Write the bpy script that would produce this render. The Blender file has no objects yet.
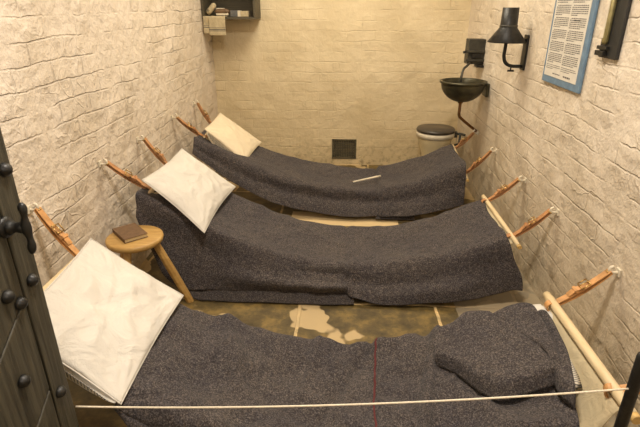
import bpy, bmesh, math, random
from mathutils import Vector, Matrix, noise
random.seed(7)
col = bpy.context.scene.collection
PI = math.pi

# ------------------------------------------------------------------ materials
def new_mat(name):
    m = bpy.data.materials.new(name); m.use_nodes = True
    nt = m.node_tree; b = nt.nodes['Principled BSDF']
    return m, nt, b
def N(nt, typ, **kw):
    n = nt.nodes.new(typ)
    for k, v in kw.items():
        if k in n.inputs: n.inputs[k].default_value = v
        else: setattr(n, k, v)
    return n
def L(nt, a, ao, b, bi): nt.links.new(a.outputs[ao], b.inputs[bi])
def ramp(nt, src, out, stops):
    r = nt.nodes.new('ShaderNodeValToRGB')
    e = r.color_ramp.elements
    while len(e) < len(stops): e.new(0.5)
    for el, (p, c) in zip(e, stops):
        el.position = p; el.color = (*c, 1) if len(c) == 3 else c
    L(nt, src, out, r, 'Fac'); return r
def mixc(nt, fac, a, b, blend='MIX'):
    m = nt.nodes.new('ShaderNodeMix'); m.data_type = 'RGBA'; m.blend_type = blend
    for s, v in ((0, fac), (6, a), (7, b)):
        if isinstance(v, tuple) and hasattr(v[0], 'outputs'): nt.links.new(v[0].outputs[v[1]], m.inputs[s])
        elif isinstance(v, tuple): m.inputs[s].default_value = (*v, 1)
        else: m.inputs[s].default_value = v
    return m
def math_n(nt, op, a, b=None, clamp=False):
    m = nt.nodes.new('ShaderNodeMath'); m.operation = op; m.use_clamp = clamp
    for s, v in ((0, a), (1, b)):
        if v is None: continue
        if isinstance(v, tuple): nt.links.new(v[0].outputs[v[1]], m.inputs[s])
        else: m.inputs[s].default_value = v
    return m

def simple(name, c, rough=.6, metal=0., var=.25, scale=30., bump=.0, bscale=120., spec=.5):
    m, nt, b = new_mat(name)
    tc = N(nt, 'ShaderNodeTexCoord')
    n = N(nt, 'ShaderNodeTexNoise', Scale=scale, Detail=4.); L(nt, tc, 'Object', n, 'Vector')
    lo = tuple(x * (1 - var) for x in c); hi = tuple(min(1, x * (1 + var)) for x in c)
    r = ramp(nt, n, 'Fac', [(.3, lo), (.7, hi)]); L(nt, r, 'Color', b, 'Base Color')
    b.inputs['Roughness'].default_value = rough; b.inputs['Metallic'].default_value = metal
    b.inputs['Specular IOR Level'].default_value = spec
    if bump:
        n2 = N(nt, 'ShaderNodeTexNoise', Scale=bscale, Detail=3.); L(nt, tc, 'Object', n2, 'Vector')
        bp = N(nt, 'ShaderNodeBump', Strength=bump, Distance=.002); L(nt, n2, 'Fac', bp, 'Height'); L(nt, bp, 'Normal', b, 'Normal')
    return m

def brick_wall(name, axis, c_top, c_low, relief=1.0, rowh=.082, low_z=(.0, .9)):
    """painted brickwork; axis = which object axis runs along the wall"""
    m, nt, b = new_mat(name)
    tc = N(nt, 'ShaderNodeTexCoord'); sp = N(nt, 'ShaderNodeSeparateXYZ'); L(nt, tc, 'Object', sp, 'Vector')
    cb = N(nt, 'ShaderNodeCombineXYZ'); L(nt, sp, axis, cb, 'X'); L(nt, sp, 'Z', cb, 'Y')
    # wobble
    nz = N(nt, 'ShaderNodeTexNoise', Scale=3.5, Detail=3.); L(nt, tc, 'Object', nz, 'Vector')
    sub = N(nt, 'ShaderNodeVectorMath', operation='SUBTRACT'); L(nt, nz, 'Color', sub, 0); sub.inputs[1].default_value = (.5, .5, .5)
    scl = N(nt, 'ShaderNodeVectorMath', operation='SCALE'); L(nt, sub, 'Vector', scl, 0); scl.inputs['Scale'].default_value = .045
    add = N(nt, 'ShaderNodeVectorMath', operation='ADD'); L(nt, cb, 'Vector', add, 0); L(nt, scl, 'Vector', add, 1)
    nz2 = N(nt, 'ShaderNodeTexNoise', Scale=28., Detail=2.); L(nt, tc, 'Object', nz2, 'Vector')
    sub2 = N(nt, 'ShaderNodeVectorMath', operation='SUBTRACT'); L(nt, nz2, 'Color', sub2, 0); sub2.inputs[1].default_value = (.5, .5, .5)
    scl2 = N(nt, 'ShaderNodeVectorMath', operation='SCALE'); L(nt, sub2, 'Vector', scl2, 0); scl2.inputs['Scale'].default_value = .012
    add2 = N(nt, 'ShaderNodeVectorMath', operation='ADD'); L(nt, add, 'Vector', add2, 0); L(nt, scl2, 'Vector', add2, 1)
    br = N(nt, 'ShaderNodeTexBrick', Scale=1.0); L(nt, add2, 'Vector', br, 'Vector')
    br.inputs['Mortar Size'].default_value = .005; br.inputs['Mortar Smooth'].default_value = .7
    br.inputs['Brick Width'].default_value = .235; br.inputs['Row Height'].default_value = rowh
    br.inputs['Color1'].default_value = (.55, .55, .55, 1); br.inputs['Color2'].default_value = (.75, .75, .75, 1); br.inputs['Mortar'].default_value = (.63, .63, .63, 1)
    # patches where paint fills the joints
    pn = N(nt, 'ShaderNodeTexNoise', Scale=4.2, Detail=2.); L(nt, tc, 'Object', pn, 'Vector')
    pr = ramp(nt, pn, 'Fac', [(.42, (.03, .03, .03)), (.68, (.95, .95, .95))])
    joint = math_n(nt, 'MULTIPLY', (br, 'Fac'), (pr, 'Color'))
    tone = math_n(nt, 'MULTIPLY', (math_n(nt, 'MULTIPLY', (br, 'Color'), (math_n(nt, 'ADD', (pr, 'Color'), .15), 0)), 0), 2.0)
    lump = N(nt, 'ShaderNodeTexNoise', Scale=16., Detail=5., Roughness=.6); L(nt, tc, 'Object', lump, 'Vector')
    lump2 = N(nt, 'ShaderNodeTexNoise', Scale=90., Detail=3.); L(nt, tc, 'Object', lump2, 'Vector')
    # drips / ridges of thick paint
    vo = N(nt, 'ShaderNodeTexVoronoi', feature='DISTANCE_TO_EDGE', Scale=4.5); 
    av = N(nt, 'ShaderNodeVectorMath', operation='ADD'); L(nt, tc, 'Object', av, 0)
    s3 = N(nt, 'ShaderNodeVectorMath', operation='SCALE'); L(nt, sub, 'Vector', s3, 0); s3.inputs['Scale'].default_value = .5; L(nt, s3, 'Vector', av, 1)
    L(nt, av, 'Vector', vo, 'Vector')
    vr = ramp(nt, vo, 'Distance', [(.0, (1, 1, 1)), (.035, (0, 0, 0))])
    ridge = math_n(nt, 'MULTIPLY', (math_n(nt, 'MULTIPLY', (vr, 'Color'), (pr, 'Color')), 0), .30)
    h = math_n(nt, 'SUBTRACT', (tone, 0), (math_n(nt, 'MULTIPLY', (joint, 0), .75), 0))
    h = math_n(nt, 'ADD', (h, 0), (math_n(nt, 'MULTIPLY', (lump, 'Fac'), 1.7), 0))
    h = math_n(nt, 'ADD', (h, 0), (ridge, 0))
    h = math_n(nt, 'ADD', (h, 0), (math_n(nt, 'MULTIPLY', (lump2, 'Fac'), .16), 0))
    bp = N(nt, 'ShaderNodeBump', Strength=relief, Distance=.010); L(nt, h, 0, bp, 'Height'); L(nt, bp, 'Normal', b, 'Normal')
    # colour
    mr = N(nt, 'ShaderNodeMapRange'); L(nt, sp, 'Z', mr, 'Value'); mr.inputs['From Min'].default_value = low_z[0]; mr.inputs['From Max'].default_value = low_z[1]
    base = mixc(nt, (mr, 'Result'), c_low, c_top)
    st = N(nt, 'ShaderNodeTexNoise', Scale=2.3, Detail=6., Roughness=.65); L(nt, tc, 'Object', st, 'Vector')
    sr = ramp(nt, st, 'Fac', [(.3, (.80, .77, .70)), (.62, (1, 1, 1))])
    c2 = mixc(nt, .8, (base, 2), (sr, 'Color'), 'MULTIPLY')
    jd = math_n(nt, 'MULTIPLY', (joint, 0), .05)
    c3 = mixc(nt, (jd, 0), (c2, 2), tuple(x * .62 for x in c_low))
    # scuffed grime near the floor
    gr = N(nt, 'ShaderNodeTexNoise', Scale=22., Detail=6., Roughness=.7); L(nt, tc, 'Object', gr, 'Vector')
    grr = ramp(nt, gr, 'Fac', [(.5, (0, 0, 0)), (.68, (1, 1, 1))])
    gz = N(nt, 'ShaderNodeMapRange'); L(nt, sp, 'Z', gz, 'Value'); gz.inputs['From Min'].default_value = .32; gz.inputs['From Max'].default_value = .0
    gf = math_n(nt, 'MULTIPLY', (grr, 'Color'), (gz, 'Result'))
    gf = math_n(nt, 'MULTIPLY', (gf, 0), .75)
    c4 = mixc(nt, (gf, 0), (c3, 2), (.16, .12, .06))
    L(nt, c4, 2, b, 'Base Color'); b.inputs['Roughness'].default_value = .55; b.inputs['Specular IOR Level'].default_value = .3
    return m

def floor_mat():
    m, nt, b = new_mat('flagstones')
    tc = N(nt, 'ShaderNodeTexCoord')
    nz = N(nt, 'ShaderNodeTexNoise', Scale=6., Detail=4.); L(nt, tc, 'Object', nz, 'Vector')
    sub = N(nt, 'ShaderNodeVectorMath', operation='SUBTRACT'); L(nt, nz, 'Color', sub, 0); sub.inputs[1].default_value = (.5, .5, .5)
    scl = N(nt, 'ShaderNodeVectorMath', operation='SCALE'); L(nt, sub, 'Vector', scl, 0); scl.inputs['Scale'].default_value = .03
    add = N(nt, 'ShaderNodeVectorMath', operation='ADD'); L(nt, tc, 'Object', add, 0); L(nt, scl, 'Vector', add, 1)
    off = N(nt, 'ShaderNodeVectorMath', operation='ADD'); L(nt, add, 'Vector', off, 0); off.inputs[1].default_value = (.2 + .655 * 4, .0, 0)
    br = N(nt, 'ShaderNodeTexBrick', Scale=1.0); L(nt, off, 'Vector', br, 'Vector'); br.offset = .37; br.offset_frequency = 2
    br.inputs['Mortar Size'].default_value = .009; br.inputs['Mortar Smooth'].default_value = .3
    br.inputs['Brick Width'].default_value = .655; br.inputs['Row Height'].default_value = .505
    br.inputs['Color1'].default_value = (.105, .074, .024, 1); br.inputs['Color2'].default_value = (.135, .10, .045, 1)
    br.inputs['Mortar'].default_value = (.48, .36, .2, 1)
    mt = N(nt, 'ShaderNodeTexNoise', Scale=9., Detail=8., Roughness=.7); L(nt, tc, 'Object', mt, 'Vector')
    mr = ramp(nt, mt, 'Fac', [(.32, (.35, .33, .28)), (.5, (.95, .92, .8)), (.68, (2.2, 2.0, 1.5))])
    c = mixc(nt, 1., (br, 'Color'), (mr, 'Color'), 'MULTIPLY')
    # pale peeled / limewashed areas with hard edges
    pn = N(nt, 'ShaderNodeTexNoise', Scale=3.6, Detail=3., Roughness=.45); L(nt, add, 'Vector', pn, 'Vector')
    pr = ramp(nt, pn, 'Fac', [(.575, (0, 0, 0)), (.59, (1, 1, 1))])
    c = mixc(nt, (math_n(nt, 'MULTIPLY', (pr, 'Color'), .85), 0), (c, 2), (.50, .37, .19))
    # paler slabs along the right wall, strip of light painted between the far beds
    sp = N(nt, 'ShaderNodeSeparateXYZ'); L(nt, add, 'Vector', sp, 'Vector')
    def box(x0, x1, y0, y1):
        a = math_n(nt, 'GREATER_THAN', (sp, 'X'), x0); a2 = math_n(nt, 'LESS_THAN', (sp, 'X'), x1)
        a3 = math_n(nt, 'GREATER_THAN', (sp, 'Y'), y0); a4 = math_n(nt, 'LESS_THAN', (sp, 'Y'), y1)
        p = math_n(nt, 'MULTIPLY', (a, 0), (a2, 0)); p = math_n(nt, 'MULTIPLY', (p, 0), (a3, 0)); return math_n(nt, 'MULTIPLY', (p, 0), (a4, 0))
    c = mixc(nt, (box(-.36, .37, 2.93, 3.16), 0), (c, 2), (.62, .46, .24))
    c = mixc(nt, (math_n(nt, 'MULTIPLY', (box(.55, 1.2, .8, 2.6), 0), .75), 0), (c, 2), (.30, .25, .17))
    L(nt, c, 2, b, 'Base Color'); b.inputs['Roughness'].default_value = .6
    h = math_n(nt, 'SUBTRACT', (math_n(nt, 'MULTIPLY', (mt, 'Fac'), .8), 0), (math_n(nt, 'MULTIPLY', (br, 'Fac'), .5), 0))
    h = math_n(nt, 'ADD', (h, 0), (math_n(nt, 'MULTIPLY', (pr, 'Color'), .3), 0))
    bp = N(nt, 'ShaderNodeBump', Strength=.8, Distance=.008); L(nt, h, 0, bp, 'Height'); L(nt, bp, 'Normal', b, 'Normal')
    return m

def wool(name, base=(.050, .0445, .043), fleck=(.19, .172, .160)):
    m, nt, b = new_mat(name)
    tc = N(nt, 'ShaderNodeTexCoord')
    n1 = N(nt, 'ShaderNodeTexNoise', Scale=200., Detail=4., Roughness=.85); L(nt, tc, 'Object', n1, 'Vector')
    r1 = ramp(nt, n1, 'Fac', [(.36, tuple(x * .35 for x in base)), (.5, base), (.68, fleck)])
    n2 = N(nt, 'ShaderNodeTexNoise', Scale=60., Detail=3., Roughness=.8); L(nt, tc, 'Object', n2, 'Vector')
    r2 = ramp(nt, n2, 'Fac', [(.35, (.75, .74, .80)), (.65, (1.3, 1.22, 1.15))])
    c = mixc(nt, 1., (r1, 'Color'), (r2, 'Color'), 'MULTIPLY')
    n3 = N(nt, 'ShaderNodeTexNoise', Scale=5., Detail=3.); L(nt, tc, 'Object', n3, 'Vector')
    r3 = ramp(nt, n3, 'Fac', [(.3, (.85, .85, .9)), (.7, (1.12, 1.1, 1.05))])
    c = mixc(nt, 1., (c, 2), (r3, 'Color'), 'MULTIPLY')
    L(nt, c, 2, b, 'Base Color'); b.inputs['Roughness'].default_value = .95; b.inputs['Specular IOR Level'].default_value = .12
    b.inputs['Sheen Weight'].default_value = .06; b.inputs['Sheen Roughness'].default_value = .6
    w = N(nt, 'ShaderNodeTexNoise', Scale=11., Detail=4., Distortion=1.2); L(nt, tc, 'Object', w, 'Vector')
    h = math_n(nt, 'ADD', (math_n(nt, 'MULTIPLY', (n1, 'Fac'), .16), 0), (math_n(nt, 'MULTIPLY', (w, 'Fac'), 1.2), 0))
    bp = N(nt, 'ShaderNodeBump', Strength=.85, Distance=.016); L(nt, h, 0, bp, 'Height'); L(nt, bp, 'Normal', b, 'Normal')
    return m

def cloth(name, c, wr=.6, scale=9.):
    m, nt, b = new_mat(name)
    tc = N(nt, 'ShaderNodeTexCoord')
    n = N(nt, 'ShaderNodeTexNoise', Scale=scale, Detail=4., Roughness=.55, Distortion=.8); L(nt, tc, 'Object', n, 'Vector')
    n2 = N(nt, 'ShaderNodeTexNoise', Scale=350., Detail=2.); L(nt, tc, 'Object', n2, 'Vector')
    r = ramp(nt, n, 'Fac', [(.3, tuple(x * .9 for x in c)), (.7, c)]); L(nt, r, 'Color', b, 'Base Color')
    h = math_n(nt, 'ADD', (n, 'Fac'), (math_n(nt, 'MULTIPLY', (n2, 'Fac'), .05), 0))
    bp = N(nt, 'ShaderNodeBump', Strength=wr, Distance=.018); L(nt, h, 0, bp, 'Height'); L(nt, bp, 'Normal', b, 'Normal')
    b.inputs['Roughness'].default_value = .85; b.inputs['Specular IOR Level'].default_value = .2
    return m

def stripes(name, axis, period, frac, c1, c2):
    m, nt, b = new_mat(name)
    tc = N(nt, 'ShaderNodeTexCoord'); sp = N(nt, 'ShaderNodeSeparateXYZ'); L(nt, tc, 'Object', sp, 'Vector')
    a = math_n(nt, 'DIVIDE', (sp, axis), period); f = math_n(nt, 'FRACT', (a, 0)); g = math_n(nt, 'LESS_THAN', (f, 0), frac)
    c = mixc(nt, (g, 0), c1, c2); L(nt, c, 2, b, 'Base Color'); b.inputs['Roughness'].default_value = .85
    return m

def wood(name, c1, c2, rough=.5, scale=(4, 4, 40), bump=.3, axis_rot=(0, 0, 0)):
    m, nt, b = new_mat(name)
    tc = N(nt, 'ShaderNodeTexCoord'); mp = N(nt, 'ShaderNodeMapping'); L(nt, tc, 'Object', mp, 'Vector')
    mp.inputs['Scale'].default_value = scale; mp.inputs['Rotation'].default_value = axis_rot
    n = N(nt, 'ShaderNodeTexNoise', Scale=1.6, Detail=6., Roughness=.6, Distortion=.6); L(nt, mp, 'Vector', n, 'Vector')
    r = ramp(nt, n, 'Fac', [(.3, c1), (.7, c2)]); L(nt, r, 'Color', b, 'Base Color')
    bp = N(nt, 'ShaderNodeBump', Strength=bump, Distance=.004); L(nt, n, 'Fac', bp, 'Height'); L(nt, bp, 'Normal', b, 'Normal')
    b.inputs['Roughness'].default_value = rough
    return m

M = {}
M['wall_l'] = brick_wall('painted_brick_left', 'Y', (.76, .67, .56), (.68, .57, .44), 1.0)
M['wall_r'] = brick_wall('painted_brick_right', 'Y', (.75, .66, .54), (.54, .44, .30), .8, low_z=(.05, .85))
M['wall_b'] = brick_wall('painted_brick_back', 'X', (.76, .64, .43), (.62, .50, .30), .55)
M['ceil'] = simple('ceiling_plaster', (.66, .57, .42), .9, var=.08, scale=6)
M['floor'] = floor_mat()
M['wool'] = wool('grey_wool')
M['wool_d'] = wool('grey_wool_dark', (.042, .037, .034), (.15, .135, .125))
M['linen'] = cloth('cream_linen', (.64, .60, .53), 1.0, 9.)
M['linen2'] = cloth('aged_linen', (.74, .63, .45), .55, 12.)
M['canvas'] = cloth('hammock_canvas', (.55, .45, .28), .5, 22.)
M['tick'] = stripes('ticking_stripe', 'Y', .0085, .35, (.66, .60, .50), (.09, .09, .10))
M['tick2'] = stripes('ticking_stripe_fine', 'X', .009, .35, (.60, .52, .38), (.13, .13, .12))
M['pole'] = wood('pale_dowel', (.62, .47, .25), (.72, .58, .36), .6, (30, 6, 30), .3)
M['pole_end'] = simple('bare_wood_end', (.52, .34, .12), .6)
M['stoolwood'] = wood('oak_stool', (.36, .20, .055), (.52, .33, .11), .45, (5, 30, 30), .15)
M['leather'] = simple('tan_leather', (.52, .26, .09), .45, var=.3, scale=25, bump=.4)
M['leather_d'] = simple('brown_leather', (.40, .19, .075), .5, var=.3, scale=25, bump=.4)
M['brass'] = simple('brass', (.52, .34, .12), .35, .9, var=.25)
M['iron'] = simple('black_iron', (.018, .017, .015), .42, .3, var=.4, scale=40, bump=.5)
M['iron_g'] = simple('dark_painted_iron', (.05, .047, .036), .5, .3, var=.4, scale=25, bump=.5)
M['basin'] = simple('weathered_bronze', (.06, .055, .032), .38, .5, var=.45, scale=18, bump=.4)
M['copper'] = simple('dull_copper_pipe', (.20, .105, .045), .4, .8, var=.35)
M['white'] = simple('white_paint', (.68, .61, .47), .5, var=.08)
M['enamel'] = simple('cream_enamel', (.62, .53, .33), .3, var=.12, scale=8)
M['lid'] = wood('dark_seat_wood', (.035, .028, .02), (.07, .055, .04), .35, (4, 30, 4), .2)
M['door'] = wood('dark_oak_door', (.022, .019, .012), (.085, .075, .05), .5, (60, 60, 3), .8)
M['groove'] = simple('groove_shadow', (.008, .007, .005), .9)
M['shelfwood'] = wood('dark_shelf_wood', (.05, .042, .024), (.11, .09, .055), .6, (3, 30, 30), .3)
M['book'] = simple('brown_book_cloth', (.135, .075, .035), .6, var=.2, scale=60, bump=.4)
M['pages'] = stripes('book_pages', 'Z', .0016, .3, (.50, .38, .20), (.36, .26, .13))
M['towel'] = simple('oat_towel', (.48, .40, .25), .95, var=.1, scale=60, bump=.6)
M['towel_s'] = simple('towel_dark_stripe', (.10, .09, .08), .95, var=.1)
M['blue'] = simple('blue_frame_paint', (.14, .23, .33), .5, var=.15)
M['paper'] = simple('printed_paper', (.68, .64, .56), .7, var=.05)
M['ink'] = simple('black_ink', (.15, .14, .13), .8)
M['board'] = simple('black_board', (.018, .018, .017), .55, var=.3, bump=.3)
M['red'] = simple('red_wool_stitch', (.10, .018, .018), .9, var=.2)
M['rope'] = simple('cream_cord', (.68, .60, .46), .8, var=.15, scale=200, bump=.5)
M['tube_brass'] = simple('aged_brass', (.34, .29, .13), .4, .6, var=.25)
M['brushwood'] = simple('brush_wood', (.15, .09, .045), .6)
M['grey'] = simple('grey_box', (.12, .12, .115), .6)
M['vent'] = simple('dark_grille', (.10, .085, .05), .6, .3, var=.4)

# ------------------------------------------------------------------ helpers
def link(name, me, mats, parent=None, mw=None, smooth=False, **props):
    o = bpy.data.objects.new(name, me); col.objects.link(o)
    for m in (mats if isinstance(mats, (list, tuple)) else [mats]): me.materials.append(m)
    if smooth:
        for p in me.polygons: p.use_smooth = True
    if parent:
        o.parent = parent; o.matrix_parent_inverse = Matrix.Translation(-parent.location)
    return o
def tag(o, label, cat, group=None):
    o['label'] = label; o['category'] = cat
    if group: o['group'] = group
    return o
def thing(name, label, cat, loc=(0, 0, 0), group=None):
    o = bpy.data.objects.new(name, None); col.objects.link(o); o.location = loc; o.empty_display_size = .05
    bpy.context.view_layer.update()
    return tag(o, label, cat, group)
def bm_obj(name, bm, mats, parent=None, smooth=False, bevel=0., rot=None):
    bmesh.ops.recalc_face_normals(bm, faces=bm.faces)
    me = bpy.data.meshes.new(name); bm.to_mesh(me); bm.free()
    o = link(name, me, mats, parent, smooth=smooth)
    if bevel:
        b = o.modifiers.new('bevel', 'BEVEL'); b.width = bevel; b.segments = 2; b.limit_method = 'ANGLE'
    return o
def box(bm, x0, x1, y0, y1, z0, z1, mi=0):
    vs = [bm.verts.new((x, y, z)) for z in (z0, z1) for x, y in ((x0, y0), (x1, y0), (x1, y1), (x0, y1))]
    for f in ((0, 3, 2, 1), (4, 5, 6, 7), (0, 1, 5, 4), (1, 2, 6, 5), (2, 3, 7, 6), (3, 0, 4, 7)):
        bm.faces.new([vs[i] for i in f]).material_index = mi
    return vs
def obox(bm, c, ax, ay, az, mi=0):
    """oriented box: centre and three half-vectors"""
    c, ax, ay, az = map(Vector, (c, ax, ay, az)); vs = []
    for sz in (-1, 1):
        for sx, sy in ((-1, -1), (1, -1), (1, 1), (-1, 1)): vs.append(bm.verts.new(c + ax * sx + ay * sy + az * sz))
    for f in ((0, 3, 2, 1), (4, 5, 6, 7), (0, 1, 5, 4), (1, 2, 6, 5), (2, 3, 7, 6), (3, 0, 4, 7)):
        bm.faces.new([vs[i] for i in f]).material_index = mi
def tube(bm, pts, rad, seg=12, mi=0, cap=True):
    pts = [Vector(p) for p in pts]; n = len(pts)
    rads = rad if isinstance(rad, (list, tuple)) else [rad] * n
    rings = []; ref = None
    for i, p in enumerate(pts):
        t = (pts[min(i + 1, n - 1)] - pts[max(i - 1, 0)]).normalized()
        if ref is None:
            ref = Vector((0, 0, 1)) if abs(t.z) < .9 else Vector((1, 0, 0))
        a = t.cross(ref).normalized(); ref = a.cross(t).normalized(); 
        rings.append([bm.verts.new(p + (a * math.cos(2 * PI * k / seg) + ref * math.sin(2 * PI * k / seg)) * rads[i]) for k in range(seg)])
    for r0, r1 in zip(rings, rings[1:]):
        for k in range(seg):
            f = bm.faces.new((r0[k], r0[(k + 1) % seg], r1[(k + 1) % seg], r1[k])); f.material_index = mi; f.smooth = True
    if cap:
        bm.faces.new(rings[0][::-1]).material_index = mi; bm.faces.new(rings[-1]).material_index = mi
def lathe(bm, c, prof, seg=40, mi=0, closed=False):
    """prof = [(r, z)] about the vertical axis through c"""
    rings = []
    for r, z in prof:
        rings.append([bm.verts.new((c[0] + max(r, 1e-4) * math.cos(2 * PI * k / seg), c[1] + max(r, 1e-4) * math.sin(2 * PI * k / seg), c[2] + z)) for k in range(seg)])
    for r0, r1 in zip(rings, rings[1:]):
        for k in range(seg):
            f = bm.faces.new((r0[k], r0[(k + 1) % seg], r1[(k + 1) % seg], r1[k])); f.material_index = mi; f.smooth = True
    if prof[0][0] > 1e-3: bm.faces.new(rings[0][::-1]).material_index = mi
    if prof[-1][0] > 1e-3: bm.faces.new(rings[-1]).material_index = mi
def spline(pts, n):
    """Catmull-Rom through the points"""
    P = [Vector(p) for p in pts]; P = [P[0] * 2 - P[1]] + P + [P[-1] * 2 - P[-2]]; out = []
    segs = len(P) - 3
    for i in range(n + 1):
        t = i / n * segs; k = min(int(t), segs - 1); u = t - k
        a, b, c, d = P[k:k + 4]
        out.append(.5 * ((2 * b) + (c - a) * u + (2 * a - 5 * b + 4 * c - d) * u * u + (3 * b - a - 3 * c + d) * u ** 3))
    return out
def interp(tab, x):
    """smooth monotone interpolation in [(x, value)]"""
    if x <= tab[0][0]: return tab[0][1]
    for i in range(len(tab) - 1):
        (x0, y0), (x1, y1) = tab[i], tab[i + 1]
        if x <= x1:
            def sl(j):
                if j <= 0 or j >= len(tab) - 1: 
                    j = max(0, min(j, len(tab) - 2)); return (tab[j + 1][1] - tab[j][1]) / (tab[j + 1][0] - tab[j][0])
                return (tab[j + 1][1] - tab[j - 1][1]) / (tab[j + 1][0] - tab[j - 1][0])
            h = x1 - x0; t = (x - x0) / h
            return (2*t**3-3*t*t+1)*y0 + (t**3-2*t*t+t)*h*sl(i) + (-2*t**3+3*t*t)*y1 + (t**3-t*t)*h*sl(i + 1)
    return tab[-1][1]
def grid_mesh(bm, fn, nu, nv, mi=0):
    g = [[bm.verts.new(fn(i / nu, j / nv)) for j in range(nv + 1)] for i in range(nu + 1)]
    for i in range(nu):
        for j in range(nv):
            f = bm.faces.new((g[i][j], g[i + 1][j], g[i + 1][j + 1], g[i][j + 1])); f.smooth = True; f.material_index = mi
    return g
def nz(x, y, z=0.): return noise.noise(Vector((x, y, z)))
def sstep(a, b, x):
    t = max(0, min(1, (x - a) / (b - a))); return t * t * (3 - 2 * t)
def solid(o, t, off=-1):
    s = o.modifiers.new('thickness', 'SOLIDIFY'); s.thickness = t; s.offset = off; return o
def struct(o): o['kind'] = 'structure'; return o

XL, XR, YB, ZC = -1.135, .985, 4.28, 2.65
# ------------------------------------------------------------------ room shell
def slab(name, x0, x1, y0, y1, z0, z1, m):
    bm = bmesh.new(); box(bm, x0, x1, y0, y1, z0, z1); return struct(bm_obj(name, bm, m))
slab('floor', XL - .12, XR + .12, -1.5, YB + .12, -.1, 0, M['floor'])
slab('ceiling', XL - .12, XR + .12, -1.5, YB + .12, ZC, ZC + .1, M['ceil'])
slab('wall_left', XL - .12, XL, -1.38, YB, 0, ZC, M['wall_l'])
slab('wall_right', XR, XR + .12, -1.38, YB, 0, ZC, M['wall_r'])
slab('wall_rear', XL - .12, XR + .12, -1.5, -1.38, 0, ZC, M['wall_b'])
bm = bmesh.new()
box(bm, XL, -.74, -.35, .06, 0, ZC); box(bm, .76, XR, -.35, .06, 0, ZC); box(bm, -.74, .76, -.35, .06, 2.05, ZC)
struct(bm_obj('wall_front', bm, M['wall_l']))
# back wall with the recess for the grille
vx0, vx1, vz0, vz1 = -.115, .105, .055, .238
bm = bmesh.new()
box(bm, XL, vx0, YB, YB + .12, 0, ZC); box(bm, vx1, XR, YB, YB + .12, 0, ZC)
box(bm, vx0, vx1, YB, YB + .12, 0, vz0); box(bm, vx0, vx1, YB, YB + .12, vz1, ZC); box(bm, vx0, vx1, YB + .08, YB + .12, vz0, vz1)
struct(bm_obj('wall_back', bm, M['wall_b']))
v = thing('vent_grille', 'small dark square ventilation grille low in the back wall', 'vent', ((vx0 + vx1) / 2, YB, vz0))
bm = bmesh.new()
for a in ((vx0, vx1, vz0, vz0 + .012), (vx0, vx1, vz1 - .012, vz1), (vx0, vx0 + .012, vz0 + .012, vz1 - .012), (vx1 - .012, vx1, vz0 + .012, vz1 - .012)):
    box(bm, a[0], a[1], YB - .004, YB + .03, a[2], a[3])
bm_obj('frame', bm, M['vent'], v)
bm = bmesh.new()
for k in range(1, 14):
    x = vx0 + (vx1 - vx0) * k / 14; box(bm, x - .0035, x + .0035, YB + .002, YB + .012, vz0, vz1)
for k in range(1, 12):
    z = vz0 + (vz1 - vz0) * k / 12; box(bm, vx0, vx1, YB + .004, YB + .014, z - .0035, z + .0035)
bm_obj('mesh_grid', bm, M['vent'], v)

# ------------------------------------------------------------------ cell door (open, at the left)
DX = -.669
door = struct(bpy.data.objects.new('door_1', None)); col.objects.link(door); door.location = (DX - .03, .06, 0); bpy.context.view_layer.update()
bm = bmesh.new(); box(bm, DX - .06, DX - .012, .07, .90, .02, 2.0); bm_obj('door_slab', bm, M['groove'], door)
bm = bmesh.new(); box(bm, DX - .012, DX, .842, .90, .02, 2.0); bm_obj('edge_stile', bm, M['door'], door, bevel=.003)
# diagonal planks fill the rest of the face
bm = bmesh.new()
def plank_quad(pts):
    lo = [bm.verts.new((DX - .012, y, z)) for y, z in pts]; hi = [bm.verts.new((DX - .001, y, z)) for y, z in pts]
    bm.faces.new(lo); bm.faces.new(hi[::-1])
    n = len(pts)
    for i in range(n): bm.faces.new((lo[i], lo[(i + 1) % n], hi[(i + 1) % n], hi[i]))
yR, yL = .837, .075
for k in range(-3, 5):
    z1 = .775 + k * .245; z0 = z1 - .24            # heights where a plank meets the stile
    d = .52 * 1.0
    a, b_ = (yR, min(z1, 1.99)), (yR, max(z0, .03))
    zl1, zl0 = z1 - d, z0 - d
    if min(z1, 1.99) <= max(z0, .03): continue
    pts = [a, (yL, max(zl1, .03)), (yL, max(zl0, .03)), b_]
    if max(zl1, .03) == max(zl0, .03): pts = [a, (yR - (yR - yL) * min(1, (z1 - .03) / d), .03), (yR - (yR - yL) * min(1, max(0, (z0 - .03) / d)), .03), b_]
    # remove duplicates
    q = []
    for p in pts:
        if not q or (abs(p[0] - q[-1][0]) + abs(p[1] - q[-1][1])) > 1e-4: q.append(p)
    if len(q) > 2: plank_quad(q)
bm_obj('diagonal_planks', bm, M['door'], door, bevel=.003)
for (y, z) in [(.876, 1.052), (.876, 1.335), (.868, .806), (.862, .501), (.79, .814), (.818, .780), (.766, .621), (.868, 1.6), (.78, 1.25), (.62, .95), (.5, 1.4), (.86, .2), (.55, .5)]:
    bm = bmesh.new()
    t = .0145
    prof = [(0, 0), (t, 0), (t, .004), (t * .8, .011), (t * .35, .016), (0, .017)]
    rings = []
    for r, h in prof:
        rings.append([bm.verts.new((DX + h, y + max(r, 1e-4) * math.cos(2*PI*k/12), z + max(r, 1e-4) * math.sin(2*PI*k/12))) for k in range(12)])
    for r0, r1 in zip(rings, rings[1:]):
        for k in range(12): bm.faces.new((r0[k], r0[(k+1)%12], r1[(k+1)%12], r1[k])).smooth = True
    bm_obj('bolt_head', bm, M['iron'], door)
bm = bmesh.new()
hy, hz = .838, .945
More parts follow.
